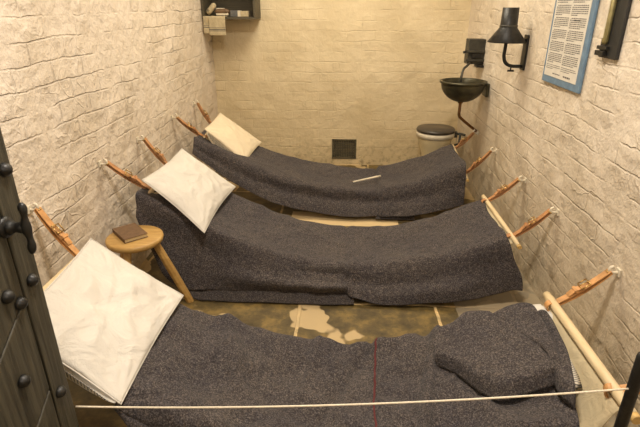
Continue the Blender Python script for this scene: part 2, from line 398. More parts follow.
tube(bm, spline([(DX, hy, hz), (DX + .008, hy, hz), (DX + .012, hy, hz), (DX + .03, hy, hz), (DX + .045, hy, hz)], 12), [.022, .022, .021, .014, .012, .015, .016, .012, .010, .011, .012, .010, .008], 16)
tube(bm, spline([(DX + .044, hy - .002, hz - .056), (DX + .046, hy, hz - .03), (DX + .043, hy, hz), (DX + .046, hy, hz + .03), (DX + .044, hy + .002, hz + .052)], 16), [.004, .0075, .0085, .008, .0065, .006, .0075, .0095, .0105, .0095, .0075, .006, .0065, .008, .0085, .0075, .004], 12)
bm_obj('turn_handle', bm, M['iron'], door, smooth=True)

# ------------------------------------------------------------------ hammocks
def strap(name, p0, p1, parent, mat, width=.026, buckle=True, bt=.42):
    """p0 = hook end, p1 = spreader end; a doubled leather strap with a buckle"""
    p0, p1 = Vector(p0), Vector(p1); d = (p1 - p0); ln = d.length; dn = d.normalized()
    w = Vector((0, 1, 0)); w = (w - dn * w.dot(dn)).normalized(); up = w.cross(dn).normalized()
    if up.z < 0: up = -up
    bm = bmesh.new()
    def ribbon(f, n=14, th=.0018, ww=width):
        rows = []
        for i in range(n + 1):
            t = i / n; c, u = f(t)
            rows.append([bm.verts.new(c + w * sx * ww / 2 + u * sy * th) for sx, sy in ((-1, -1), (1, -1), (1, 1), (-1, 1))])
        for a, b in zip(rows, rows[1:]):
            for k in range(4): bm.faces.new((a[k], a[(k + 1) % 4], b[(k + 1) % 4], b[k]))
        bm.faces.new(rows[0][::-1]); bm.faces.new(rows[-1])
    sag = lambda t: -4 * t * (1 - t) * .006
    ribbon(lambda t: (p0 + d * t + up * (.004 + sag(t)), up))
    ribbon(lambda t: (p0 + d * t + up * (-.005 + sag(t) * 1.8), up))
    ribbon(lambda t: (p0 + dn * (.008 * math.cos(PI * t) * 0 - .006 * math.sin(PI * t)) + up * (.0045 * math.cos(PI * t)), up), 8)
    # the loose tail past the buckle
    b0 = bt + .03
    ribbon(lambda t: (p0 + d * (b0 + .28 * t) + up * (.009 + .004 * math.sin(PI * t) + sag(b0 + .28 * t)), up), 8, .0016, width * .94)
    # wrap round the pole
    ribbon(lambda t: (p1 + (up * math.cos(PI * 2 * t) + dn * math.sin(PI * 2 * t)) * .017 + dn * .012, (up * math.cos(PI * 2 * t) + dn * math.sin(PI * 2 * t))), 16)
    s = bm_obj('strap', bm, mat, parent)
    if buckle:
        bm = bmesh.new(); c = p0 + d * bt + up * (.010); r = .0022; hw = width * .72; hl = .016
        cs = [c + w * hw + dn * hl, c + w * hw - dn * hl, c - w * hw - dn * hl, c - w * hw + dn * hl]
        for a, b in zip(cs, cs[1:] + cs[:1]): tube(bm, [a, b], r, 8)
        tube(bm, [c - dn * hl, c + dn * hl * 1.3 + up * .003], r * .8, 8)
        bm_obj('buckle', bm, M['brass'], s, smooth=True)
        bm = bmesh.new(); c2 = p0 + d * (bt + .16) + up * .006
        obox(bm, c2, dn * .006, w * (width * .58), up * .008); bm_obj('keeper_loop', bm, mat, s, bevel=.001)
    return s

def hook(loc, side, label):
    """side +1: on the right wall (pokes towards -x), -1: left wall"""
    x, y, z = loc; wx = XR if side > 0 else XL; s = -side
    t = thing('wall_hook', label, 'hook', (wx, y, z), 'hammock hooks in the side walls')
    bm = bmesh.new()
    obox(bm, (wx + s * .004, y, z), (.004, 0, 0), (0, .013, 0), (0, 0, .015))
    bm_obj('back_plate', bm, M['white'], t, bevel=.002)
    bm = bmesh.new()
    tube(bm, spline([(wx + s * .004, y, z), (wx + s * .022, y, z - .002), (wx + s * .036, y, z + .004), (wx + s * .034, y, z + .018), (wx + s * .024, y, z + .022)], 14), .0055, 8)
    bm_obj('hook_arm', bm, M['white'], t, smooth=True)
    bm = bmesh.new()
    pts = [(wx + s * (.038 + .007 * math.cos(a)), y + .009 * math.sin(a), z - .001 + .004 * math.cos(a) ) for a in [2 * PI * k / 16 for k in range(17)]]
    tube(bm, pts, .0028, 6, cap=False); bm_obj('ring', bm, M['brass'], t, smooth=True)

def hammock(which, yn, yf, zt, lsp, rsp, hookz_l, hookz_r, hooks_y, rpole=.013, lmat='leather', end_r=None):
    """zt: table x -> z of the bed surface; lsp/rsp = (near, far) spreader ends"""
    t = thing('hammock', 'canvas hammock bed ' + which, 'hammock', ((XL + XR) / 2, (yn + yf) / 2, .05), 'hammocks slung between the side walls')
    lx = (lsp[0][0] + lsp[1][0]) / 2; 
    def f(u, v):
        nx = lsp[0][0] + (rsp[0][0] - lsp[0][0]) * u; fx = lsp[1][0] + (rsp[1][0] - lsp[1][0]) * u
        x = nx + (fx - nx) * v
        ya = lsp[0][1] + (rsp[0][1] - lsp[0][1]) * u; yb = lsp[1][1] + (rsp[1][1] - lsp[1][1]) * u
        y = ya + (yb - ya) * v
        ze = (lsp[0][2] * (1 - v) + lsp[1][2] * v) * 1.0; zr = rsp[0][2] * (1 - v) + rsp[1][2] * v
        z = interp(zt, x) - .062 - .012 * math.sin(PI * v)
        wl = 1 - sstep(0, .09, u); wr = sstep(.965, 1, u)
        z = z * (1 - wl) + ze * wl; z = z * (1 - wr) + (zr) * wr
        z += .004 * nz(x * 14, y * 22)
        return (x, y, z)
    bm = bmesh.new(); grid_mesh(bm, f, 70, 18); solid(bm_obj('canvas', bm, M['canvas'], t), .003)
    for (a, b) in (lsp, rsp):
        a, b = Vector(a), Vector(b); d = (b - a).normalized()
        bm = bmesh.new(); tube(bm, [a - d * .04, a - d * .002, a, b, b + d * .002, b + d * .03], [rpole * .86, rpole * .86, rpole, rpole, rpole * .9, rpole * .85], 14)
        o = bm_obj('spreader_bar', bm, M['pole'], t)
        bm = bmesh.new(); tube(bm, [a - d * .058, a - d * .0405], [rpole * .8, rpole * .86], 14); bm_obj('bar_tip', bm, M['pole_end'], o)
    for sp_, hz_, sx in ((lsp, hookz_l, -1), (rsp, hookz_r, 1)):
        wx = XL if sx < 0 else XR
        for k, (end, hy) in enumerate(zip(sp_, hooks_y)):
            a, b = Vector(sp_[0]), Vector(sp_[1]); q = a + (b - a) * (.10 if k == 0 else .93)
            strap('strap', (wx - sx * .036, hy, hz_), q, t, M[lmat])
    return t

Z2 = [(-1.0, .535), (-.9, .485), (-.75, .41), (-.605, .335), (-.467, .270), (-.249, .196), (-.05, .162), (.25, .165), (.48, .212), (.66, .282), (.80, .345)]
Z1 = [(-1.02, .535), (-.9, .475), (-.75, .40), (-.606, .33), (-.34, .241), (-.033, .195), (.274, .185), (.571, .262), (.70, .32), (.80, .37)]
Z3 = [(-1.0, .53), (-.9, .47), (-.75, .375), (-.6, .292), (-.39, .206), (-.158, .138), (.136, .130), (.3, .148), (.45, .195), (.6, .248), (.80, .315)]
HL, HR = .672, .476
hammock('nearest the camera, with a thick bare pole showing at its foot', 1.03, 1.55, Z3,
        ((-.955, 1.10, .50), (-.955, 1.55, .50)), ((.782, 1.055, .345), (.778, 1.585, .338)), HL, HR, (1.03, 1.555), .0165)
hammock('in the middle of the three, behind the round stool', 2.11, 2.56, Z2,
        ((-.945, 2.17, .505), (-.955, 2.55, .515)), ((.815, 2.10, .322), (.785, 2.56, .358)), HL, HR, (2.11, 2.555), .012, 'leather_d')
hammock('farthest from the camera, nearest the back wall', 3.10, 3.58, Z1,
        ((-.975, 3.23, .500), (-.985, 3.57, .515)), ((.815, 3.13, .292), (.812, 3.58, .372)), HL, HR, (3.11, 3.595), .011, 'leather_d')
for y, who in ((3.595, 'far'), (3.11, 'near'), (2.54, 'far'), (2.10, 'near'), (1.555, 'far'), (1.03, 'near')):
    bed = {3: 'back', 2: 'middle', 1: 'front'}[int(y)]
    hook((XL, y, HL), -1, 'pale hook in the left wall holding the %s strap of the %s hammock' % (who, bed))
    hook((XR, y, HR), 1, 'pale hook in the right wall holding the %s strap of the %s hammock' % (who, bed))

# ------------------------------------------------------------------ blankets
def blanket(label, zt, x0, x1, yn, yf, bot, seam_x, seed, x1n=None, xblend=(.1, .7), step=.008, bulge=None, lump=None, over=.045, name='wool_blanket', wr=.011):
    t = thing(name, label, 'blanket', ((x0 + x1) / 2, (yn + yf) / 2, .1), 'grey wool blankets on the hammocks')
    by = [(p[0], p[1]) for p in bot]; bz = [(p[0], p[2]) for p in bot]
    x1n = x1 if x1n is None else x1n
    def f(u, v):
        xe = x0 + (x1 - x0) * u; xn_ = x0 + (x1n - x0) * u
        x = xe + (xn_ - xe) * sstep(xblend[0], xblend[1], v)
        zb = interp(zt, x); yb, zbo = interp(by, x), interp(bz, x)
        # cross-section from the far overhang to the near hem
        P = [(yf + .022, zb - over), (yf + .012, zb - .005), (yf - .03, zb + .010), (yf - (yf - yn) * .3, zb - .006), ((yf + yn) / 2, zb - .012), (yn + (yf - yn) * .2, zb - .002),
             (yn + .015, zb + .006), (yn - .012, zb - .018), (yn - .02, zb - .018 - (zb - zbo) * .35), ((yn + yb) / 2 - .012, zbo + (zb - zbo) * .30), (yb, zbo)]
        if bulge:
            q = bulge(x)
            P[-3] = (P[-3][0] - q * .7, P[-3][1]); P[-2] = (P[-2][0] - q, P[-2][1] + q * .2)
        s = v * (len(P) - 1); k = min(int(s), len(P) - 2); w = s - k
        a = P[max(k - 1, 0)]; b = P[k]; c = P[k + 1]; d = P[min(k + 2, len(P) - 1)]
        cr = lambda i: .5 * (2 * b[i] + (c[i] - a[i]) * w + (2 * a[i] - 5 * b[i] + 4 * c[i] - d[i]) * w * w + (3 * b[i] - a[i] - 3 * c[i] + d[i]) * w ** 3)
        y, z = cr(0), cr(1)
        side = sstep(.62, .8, v)
        # folds: broad undulation plus sharper creases, stronger on the hanging side
        n1 = nz(x * 3.2 + seed, y * 4.5, seed); n2 = nz(x * 9 + seed, y * 5 + z * 4, seed + 3); cre = (1 - abs(nz(x * 4 + y * 3.2, y * 2.0 - x, seed + 9)) * 2.6)
        cre = max(0, cre) ** 2
        c2 = max(0, 1 - abs(nz(x * 6.5 - y * 2, y * 5 + x, seed + 21)) * 4) ** 2; c3 = max(0, 1 - abs(nz(x * 2.2 + y * 5, y * 7 - x * 3, seed + 31)) * 3.4) ** 2
        cre = cre + .55 * c2 - .5 * c3
        z += (1 - side) * (wr * 1.2 * n1 + wr * .6 * n2 + wr * .75 * cre)
        y -= side * (.022 * n1 + .010 * n2 + .006 * cre) * (1 - .0 * v)
        # the seam / overlap of the second length
        st = sstep(seam_x - .012, seam_x + .004, x + .02 * nz(y * 6, seed))
        z += (1 - side) * step * st; y -= side * (step + .002) * st
        g = math.exp(-((x - seam_x + .012) / .010) ** 2); z -= step * .9 * g * (1 - side); y += side * .008 * g
        if lump: z += lump(x, y) * (1 - side)
        # hem waviness
        x += .007 * nz(y * 11, z * 9, seed + 5) * (1 if u > .5 else -1)
        return (x, y, max(z, .004))
    bm = bmesh.new(); grid_mesh(bm, f, 190, 84); o = bm_obj('blanket_cloth', bm, M['wool'], t); solid(o, .006, 0)
    return t, f

bl2, f2 = blanket('dark grey wool blanket on the middle hammock hanging to the flagstones', Z2, -.985, .772, 2.10, 2.565,
    [(-.985, 2.07, .42), (-.935, 2.05, .275), (-.87, 2.03, .13), (-.79, 2.02, .065), (-.70, 2.03, .05), (-.451, 2.035, .045), (.0, 2.035, .055), (.045, 2.02, .045), (.20, 2.0, .018), (.378, 2.0, .030), (.667, 2.03, .056), (.83, 2.06, .09)], .035, 4.1, x1n=.865, xblend=(.62, 1.), bulge=lambda x: .04 * sstep(-.70, -.45, x) * (1 - sstep(.0, .06, x)) + .02 * sstep(.1, .3, x) * (1 - sstep(.5, .8, x)))
# the under layer of the same blanket, its hem lying on the floor
def under2(u, v):
    x = -.80 + .86 * u
    P = [(2.085, .17), (2.062, .10), (2.045, .05), (2.012, .022), (1.992, .010)]
    s = v * 4; k = min(int(s), 3); w = s - k; y = P[k][0] + (P[k + 1][0] - P[k][0]) * w; z = P[k][1] + (P[k + 1][1] - P[k][1]) * w
    e = sstep(0, .12, u); y += .02 * (1 - e); z += .04 * (1 - e)
    y -= .008 * nz(x * 5, z * 4, 2) ; return (x, y, z + .004 * nz(x * 7, y * 9))
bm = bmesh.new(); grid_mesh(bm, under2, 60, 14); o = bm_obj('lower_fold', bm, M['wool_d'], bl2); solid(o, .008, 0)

bl1, f1 = blanket('dark grey wool blanket on the back hammock below the floor grille', Z1, -1.005, .795, 3.11, 3.59,
    [(-1.03, 3.08, .47), (-.999, 3.07, .44), (-.90, 3.06, .36), (-.766, 3.05, .266), (-.60, 3.04, .175), (-.431, 3.03, .10), (-.09, 3.02, .040), (.248, 3.02, .038), (.513, 3.02, .066), (.804, 3.05, .125)], .25, 11.7, x1n=.80, wr=.010, step=.016)
bm = bmesh.new()
def lip1(u, v):
    x = .22 + .26 * u; return (x, 3.04 - .03 * v + .003 * nz(x * 9, v), .060 - .040 * math.sin(v * PI * .5) + .012 * u * (1 - v))
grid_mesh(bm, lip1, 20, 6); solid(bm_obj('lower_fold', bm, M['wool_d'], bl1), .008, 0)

def lump3(x, y):
    r = .05 * math.exp(-((x - .47) / .09) ** 2) * sstep(1.30, 1.52, y)
    return r + .028 * math.exp(-((x - .30 - (y - 1.3) * .25) / .018) ** 2) + .020 * math.exp(-((x + .12 - (y - 1.3) * .15) / .018) ** 2) * sstep(1.15, 1.45, y) - .018 * math.exp(-((x + .02 - (y - 1.25) * .5) / .02) ** 2) * sstep(1.05, 1.2, y) + .026 * math.exp(-((x + .36 + (y - 1.3) * .3) / .025) ** 2) * sstep(1.1, 1.4, y) - .010 * math.exp(-((x - .235) / .03) ** 2) + .014 * math.exp(-((x - .37) / .03) ** 2) * sstep(1.2, 1.5, y)
bl3, f3 = blanket('dark grey wool blanket with a red stitched line on the front hammock', Z3, -.645, .742, 1.035, 1.538,
    [(-.645, 1.015, .28), (-.6, 1.00, .23), (-.3, .99, .10), (.1, .99, .05), (.5, .99, .08), (.82, 1.0, .14)], .126, 23.3, x1n=.665, lump=lump3, wr=.026)
# red seam follows the cloth
bm = bmesh.new(); rows = []
uu = (.138 + .645) / 1.387
for k in range(71):
    v = .06 + .9 * k / 70
    p = Vector(f3(uu + .0022 * math.sin(k * 1.7) * .5, v)); q = Vector(f3(uu + .0042 + .0022 * math.sin(k * 1.7) * .5, v)); q2 = Vector(f3(uu + .001, min(v + .01, 1)))
    n = (q - p).cross(q2 - p).normalized(); n = n if n.z > -.2 and (n.z > 0 or n.y < 0) else -n
    rows.append((bm.verts.new(p + n * .0055), bm.verts.new(q + n * .0055)))
for a, b in zip(rows, rows[1:]): bm.faces.new((a[0], a[1], b[1], b[0]))
o = bm_obj('red_seam', bm, M['red'], bl3); solid(o, .002, 0); o['label'] = 'dark red stitched seam across the blanket'

# folded-back top of the front blanket: two thick turned flaps
def poly_at(pts, t):
    P = [Vector(p) for p in pts]; ls = [(b - a).length for a, b in zip(P, P[1:])]; T = sum(ls) * t
    for a, b, l in zip(P, P[1:], ls):
        if T <= l: return a + (b - a) * (T / l)
        T -= l
    return P[-1]
def coons(bot, top, left, right, hfun):
    bs, ts = spline(bot, 40), spline(top, 40); ls, rs = spline(left, 40), spline(right, 40)
    def f(u, v):
        B, T_, L_, R_ = poly_at(bs, u), poly_at(ts, u), poly_at(ls, v), poly_at(rs, v)
        p = B * (1 - v) + T_ * v + L_ * (1 - u) + R_ * u - (bs[0] * (1 - u) * (1 - v) + bs[-1] * u * (1 - v) + ts[0] * (1 - u) * v + ts[-1] * u * v)
        e = min(u, 1 - u, v, 1 - v)
        return hfun(p, u, v, e)
    return f
def b3(x): return interp(Z3, x)
def hA(p, u, v, e):
    ed = 1 - sstep(0, .09, e)
    z = b3(p.x) + .068 - .048 * ed * ed + .008 * nz(p.x * 9, p.y * 9, 3) + .018 * v * (1 - u) * (1 - ed)
    return (p.x, p.y, z)
fa = coons([(.325, 1.40, 0), (.39, 1.325, 0), (.465, 1.195, 0), (.52, 1.165, 0), (.69, 1.195, 0)],
           [(.335, 1.515, 0), (.385, 1.525, 0), (.43, 1.545, 0), (.47, 1.60, 0), (.555, 1.56, 0)],
           [(.325, 1.40, 0), (.318, 1.45, 0), (.335, 1.515, 0)],
           [(.69, 1.195, 0), (.675, 1.30, 0), (.555, 1.56, 0)], hA)
bm = bmesh.new(); grid_mesh(bm, fa, 60, 60); solid(bm_obj('turned_back_flap', bm, M['wool'], bl3), .009, 0)
def hB(p, u, v, e):
    ed = 1 - sstep(0, .07, e)
    z = b3(p.x) + .062 + .012 * (1 - u) - .050 * ed * ed + .010 * nz(p.x * 8, p.y * 8, 7) - .02 * math.exp(-((u - .8) / .06) ** 2) * v
    return (p.x, p.y, z)
fb = coons([(.665, 1.275, 0), (.655, 1.15, 0), (.672, 1.09, 0)],
           [(.545, 1.53, 0), (.62, 1.565, 0), (.68, 1.56, 0), (.728, 1.49, 0)],
           [(.665, 1.275, 0), (.60, 1.42, 0), (.545, 1.53, 0)],
           [(.672, 1.09, 0), (.712, 1.25, 0), (.728, 1.40, 0), (.728, 1.49, 0)], hB)
bm = bmesh.new(); grid_mesh(bm, fb, 60, 60); solid(bm_obj('turned_back_flap', bm, M['wool'], bl3), .009, 0)

# mattress of the front hammock
t = thing('mattress', 'thin striped ticking mattress sticking out under the front blanket', 'mattress', (0, 1.32, .2))
def mat3(top):
    def f(u, v):
        x = -.93 + 1.70 * u; x += .015 * math.sin(PI * v) * sstep(.9, 1, u) - .03 * (1 - v) * sstep(.5, 1, u)
        y = 1.08 + .11 * sstep(.7, 1, u) + (.455 - .05 * sstep(.8, 1, u)) * v
        e = min(u * 3.5, (1 - u) * 3.5, v, 1 - v); r = math.sqrt(max(0, 1 - (1 - min(e / .07, 1)) ** 2))
        zc = interp(Z3, x) - .056 + .038 * sstep(.85, .97, u); 
        return (x, y, zc + (.013 * r if top else -.013 * r))
    return f
bm = bmesh.new(); grid_mesh(bm, mat3(1), 90, 24); grid_mesh(bm, mat3(0), 90, 24); bmesh.ops.remove_doubles(bm, verts=bm.verts, dist=.0005)
bm_obj('ticking_cover', bm, M['tick'], t)
# plain white sheet end at the far corner
bm = bmesh.new()
def sh(u, v):
    x = .68 + .095 * u; y = 1.49 + .125 * v; return (x - .02 * v * u, y - .02 * u * u, interp(Z3, x) + .012 * math.sin(PI * min(1, v * 1.1)) + .004 * nz(x * 20, y * 20) - .004)
grid_mesh(bm, sh, 16, 16); solid(bm_obj('sheet_corner', bm, M['linen'], t), .004)

# ------------------------------------------------------------------ pillows
def pillow(label, A, B, C_, D, h, seed, mat, pucker=0., bow=.03, open_edge=None, wr=.006):
    """corners: A near-left, B far-left, C far-right, D near-right; open_edge 'AD' = the near edge"""
    A, B, C_, D = map(Vector, (A, B, C_, D)); cen = (A + B + C_ + D) / 4
    n = ((C_ - A).cross(B - D)).normalized(); n = n if n.z > 0 else -n
    t = thing('pillow', label, 'pillow', cen - n * h, 'pillows at the hammock heads')
    def base(u, v):
        p = A * (1 - u) * (1 - v) + B * (1 - u) * v + C_ * u * v + D * u * (1 - v)
        k = bow * (math.sin(PI * v) * (abs(2 * u - 1) ** 2) * (1 if u < .5 else -1))
        l = bow * (math.sin(PI * u) * (abs(2 * v - 1) ** 2) * (1 if v < .5 else -1))
        return p + (D - A).normalized() * k + (B - A).normalized() * l
    def f(s):
        def g(u, v):
            p = base(u, v)
            a = (max(0, 1 - (2 * u - 1) ** 2)) ** .55; b = (max(0, 1 - (2 * v - 1) ** 2)) ** .55
            hh = h * a * b * (1.0 if s > 0 else -.55)
            if s > 0:
                ang = math.atan2(v - .5, u - .5); r = math.hypot(u - .5, v - .5)
                hh += pucker * (math.cos(ang * 4 + 1.1) * .5 + .4 * math.cos(ang * 7 + seed)) * r * 1.6 * a * b - pucker * 1.1 * math.exp(-(r / .10) ** 2)
                hh += wr * (nz(u * 4 + seed, v * 4, seed) + .7 * (1 - abs(nz(u * 5 + v * 3, v * 4 - u, seed + 2)) * 3)) * a * b
                # tension creases from the corners
                for (cu, cv) in ((0, 0), (1, 0), (0, 1), (1, 1)):
                    du, dv = abs(u - cu), abs(v - cv); r2 = math.hypot(du, dv)
                    if r2 > 1e-4: hh += wr * .9 * math.cos(math.atan2(dv, du) * 14 + seed) * math.exp(-((r2 - .18) / .12) ** 2) * a * b
            return p + n * hh
        return g
    bm = bmesh.new(); grid_mesh(bm, f(1), 64, 64); grid_mesh(bm, f(-1), 64, 64)
    bmesh.ops.remove_doubles(bm, verts=bm.verts, dist=.0008)
    bm_obj('pillowcase', bm, mat, t)
    bm = bmesh.new(); ring = [base(0, k / 16) for k in range(17)] + [base(k / 16, 1) for k in range(1, 17)] + [base(1, 1 - k / 16) for k in range(1, 17)] + [base(1 - k / 16, 0) for k in range(1, 17)]
    tube(bm, ring, .0022, 6, cap=False); bm_obj('piped_edge', bm, mat, t)
    if open_edge:
        # hanging mouth of the case: a lower lip, the dark opening and the ticking pad inside
        down = open_edge
        def lip(u, v):
            p = base(.06 + .90 * u, .0); s_ = math.sin(PI * u) ** .6
            return p + Vector((0, -.006 - .004 * v, 0)) - n * (.004 + down * s_ * v) + (B - A).normalized() * (.010 * (1 - v) + .004)
        bm = bmesh.new(); grid_mesh(bm, lip, 40, 6); o = bm_obj('lower_hem', bm, mat, t); solid(o, .003)
        bm = bmesh.new()
        def dk(u, v):
            p = base(.10 + .82 * u, 0); s_ = math.sin(PI * u) ** .6
            return p + Vector((0, -.0125, 0)) - n * (.004 + down * .62 * s_ * (.15 + .85 * v))
        grid_mesh(bm, dk, 40, 3); bm_obj('ticking_inside', bm, M['tick2'], t)
        bm = bmesh.new()
        for k in range(34):
            a_ = base(.10 + .82 * k / 34, 0) + Vector((0, -.014, 0)) - n * .004; b_ = base(.10 + .82 * (k + .5) / 34, 0) + Vector((0, -.014, 0)) - n * .004
            tube(bm, [a_, b_], .0014, 5)
        bm_obj('hem_stitching', bm, M['grey'], t)
    return t
pillow('large flat cream pillow on the front hammock beside the dark door', (-.905, 1.035, .545), (-.925, 1.555, .56), (-.595, 1.525, .345), (-.615, 1.012, .315), .032, 3.0, M['linen'], pucker=.022, bow=.008, open_edge=.026, wr=.007)
pillow('plump white pillow on the middle hammock, behind the round stool', (-.940, 2.09, .600), (-.895, 2.55, .622), (-.612, 2.55, .405), (-.652, 2.03, .362), .050, 8.0, M['linen'], bow=.013)
pillow('small aged cream pillow on the back hammock under the corner shelf', (-.945, 3.18, .580), (-.937, 3.59, .605), (-.637, 3.59, .385), (-.688, 3.20, .345), .034, 14.0, M['linen2'], bow=.006, open_edge=.058, wr=.005)

# ------------------------------------------------------------------ stool and book
SX, SY, SZ = -.930, 1.905, .40
st = thing('round_stool', 'small round three-legged wooden stool between the front and middle hammocks', 'stool', (SX, SY, 0))
bm = bmesh.new(); lathe(bm, (SX, SY, SZ), [(0, -.030), (.112, -.030), (.120, -.024), (.1235, -.012), (.122, -.003), (.116, 0), (0, 0)], 56); bm_obj('seat', bm, M['stoolwood'], st)
for a in (28, 150, 266):
    ca, sa = math.cos(math.radians(a)), math.sin(math.radians(a))
    top = Vector((SX + ca * .072, SY + sa * .072, SZ - .020)); bt = Vector((SX + ca * .205, SY + sa * .205, .003))
    if a == 150: bt = Vector((SX - .165, SY + .10, .003))
    d = (bt - top).normalized(); s = d.cross(Vector((0, 0, 1))).normalized(); w = s.cross(d).normalized()
    bm = bmesh.new(); rings = []
    for p, r in ((top, .017), (top + (bt - top) * .5, .0205), (bt, .0215)):
        rings.append([bm.verts.new(Vector((p + (s * math.cos(PI/4*k + PI/8) + w * math.sin(PI/4*k + PI/8)) * r))) for k in range(8)])
    for v in rings[-1]: v.co.z = .001
    for r0, r1 in zip(rings, rings[1:]):
        for k in range(8): bm.faces.new((r0[k], r0[(k+1)%8], r1[(k+1)%8], r1[k]))
    bm.faces.new(rings[0][::-1]); bm.faces.new(rings[-1]); bm_obj('leg', bm, M['stoolwood'], st, bevel=.002)
# book
e1 = Vector((.116, -.121, 0)).normalized(); e2 = Vector((.066, .09, 0)).normalized(); e2 = Vector((-e1.y, e1.x, 0))
bc = Vector((-.953, 1.915, SZ + .0015)); bl, bw, bh = .074, .052, .019
bk = thing('book', 'old brown cloth-bound book lying on the round stool', 'book', bc)
bm = bmesh.new(); obox(bm, bc + Vector((0, 0, .0012)), e1 * bl, e2 * bw, (0, 0, .0012)); obox(bm, bc + Vector((0, 0, bh - .001)), e1 * bl, e2 * bw, (0, 0, .0012))
obox(bm, bc - e2 * (bw - .0012) + Vector((0, 0, bh / 2)), e1 * bl, e2 * .0012, (0, 0, bh / 2)); bm_obj('cover', bm, M['book'], bk, bevel=.0008)
bm = bmesh.new(); obox(bm, bc + e2 * .0 + Vector((0, 0, bh / 2)), e1 * (bl - .003), e2 * (bw - .003), (0, 0, bh / 2 - .0025)); bm_obj('pages', bm, M['pages'], bk)

# white stick on the back hammock
bm = bmesh.new()
p, q = Vector((.065, 3.215, interp(Z1, .065) + .024)), Vector((.262, 3.34, interp(Z1, .262) + .030))
tube(bm, [p, p + (q - p) * .3, p + (q - p) * .8, q], [.0055, .006, .008, .0075], 10)
s_ = bm_obj('wooden_stick', bm, M['white'], smooth=False); tag(s_, 'thin pale stick lying on the back hammock blanket', 'stick')

# ------------------------------------------------------------------ corner shelf box with its things
sx0, sx1, sy0, sz = XL + .004, -.712, 4.02, 1.262
sh_ = thing('wall_shelf', 'dark wooden open shelf box high in the back left corner', 'shelf', ((sx0 + sx1) / 2, YB - .005, sz))
bm = bmesh.new(); box(bm, sx0, sx1, sy0, YB - .003, sz - .018, sz); bm_obj('shelf_board', bm, M['shelfwood'], sh_, bevel=.002)
bm = bmesh.new(); box(bm, sx0, sx1, YB - .018, YB - .003, sz, sz + .34); bm_obj('back_board', bm, M['shelfwood'], sh_)
for x in (sx0, sx1 - .016):
    bm = bmesh.new(); box(bm, x, x + .016, sy0, YB - .018, sz, sz + .34); bm_obj('side_board', bm, M['shelfwood'], sh_, bevel=.002)
bm = bmesh.new(); box(bm, sx0, sx1, sy0, YB - .003, sz + .34, sz + .358); bm_obj('top_board', bm, M['shelfwood'], sh_, bevel=.002)
# towel folded over the edge
tw = thing('hand_towel', 'oat coloured towel with dark stripes hanging over the corner shelf edge', 'towel', (-1.03, sy0, sz))
def towel_fn(x0, x1, drop, yo, seed):
    def f(u, v):
        x = x0 + (x1 - x0) * u
        s = v * (.10 + drop)
        if s < .08: y, z = sy0 + .08 - s, sz + .006
        elif s < .10: a = (s - .08) / .02 * PI / 2; y, z = sy0 - .012 * math.sin(a), sz + .006 - .012 * (1 - math.cos(a))
        else: y, z = sy0 - .012, sz - .006 - (s - .10)
        return (x + .003 * nz(z * 30, seed), y - yo - .006 * nz(x * 20, z * 16, seed), z)
    return f
fT = towel_fn(-1.078, -.948, .128, .004, 1); bm = bmesh.new(); g = grid_mesh(bm, fT, 24, 60)
bm.faces.ensure_lookup_table()
for fc in bm.faces:
    z = fc.calc_center_median().z
    if 1.167 < z < 1.174 or 1.181 < z < 1.185 or 1.159 < z < 1.162: fc.material_index = 1
solid(bm_obj('front_fold', bm, [M['towel'], M['towel_s']], tw), .005)
fT2 = towel_fn(-1.124, -1.070, .115, -.004, 5); bm = bmesh.new(); grid_mesh(bm, fT2, 12, 60)
for fc in bm.faces:
    z = fc.calc_center_median().z
    if 1.183 < z < 1.19 or 1.198 < z < 1.202: fc.material_index = 1
solid(bm_obj('back_fold', bm, [M['towel'], M['towel_s']], tw), .005)
# things on the shelf
cl = thing('rolled_cloth', 'small rolled striped cloth at the left end of the corner shelf', 'cloth', (-1.06, 4.090, sz))
bm = bmesh.new(); tube(bm, spline([(-1.10, 4.080, sz + .028), (-1.075, 4.075, sz + .05), (-1.05, 4.080, sz + .078), (-1.035, 4.090, sz + .085)], 10), [.018, .021, .022, .022, .021, .021, .022, .022, .020, .018, .012], 14); bm_obj('roll', bm, M['towel'], cl, smooth=True)
bm = bmesh.new()
for c in ((-1.088, 4.077, sz + .040), (-1.082, 4.076, sz + .046)): tube(bm, [Vector(c), Vector(c) + Vector((.002, 0, .002))], .0232, 14)
bm_obj('dark_stripe', bm, M['towel_s'], cl)
dz = thing('enamel_mug', 'small white mug on the corner shelf behind the towel', 'mug', (-1.005, 4.140, sz))
bm = bmesh.new(); lathe(bm, (-1.012, 4.140, sz + .001), [(0, 0), (.030, 0), (.033, .004), (.035, .062), (.033, .062), (.030, .006), (0, .005)], 28); bm_obj('mug_body', bm, M['white'], dz)
bm = bmesh.new(); tube(bm, spline([(-.978, 4.135, sz + .052), (-.957, 4.130, sz + .045), (-.957, 4.130, sz + .022), (-.979, 4.135, sz + .014)], 10), .004, 8); bm_obj('mug_handle', bm, M['white'], dz, smooth=True)
pl = thing('wooden_brush', 'brown wooden brush resting on a pale plate edge on the corner shelf', 'brush', (-.985, 4.080, sz))
bm = bmesh.new(); tube(bm, spline([(-1.04, 4.080, sz + .036), (-1.0, 4.080, sz + .04), (-.96, 4.080, sz + .04), (-.925, 4.080, sz + .036)], 10), [.010, .017, .019, .019, .019, .019, .019, .019, .018, .015, .008], 12); bm_obj('brush_back', bm, M['brushwood'], pl, smooth=True)
bm = bmesh.new(); box(bm, -1.03, -.935, 4.068, 4.092, sz + .012, sz + .032); bm_obj('bristles', bm, M['white'], pl)
bx = thing('small_box', 'grey and pale rectangular box at the right of the corner shelf', 'box', (-.84, 4.080, sz))
bm = bmesh.new(); box(bm, -.915, -.858, 4.060, 4.120, sz + .001, sz + .046); bm_obj('dark_sleeve', bm, M['grey'], bx, bevel=.002)
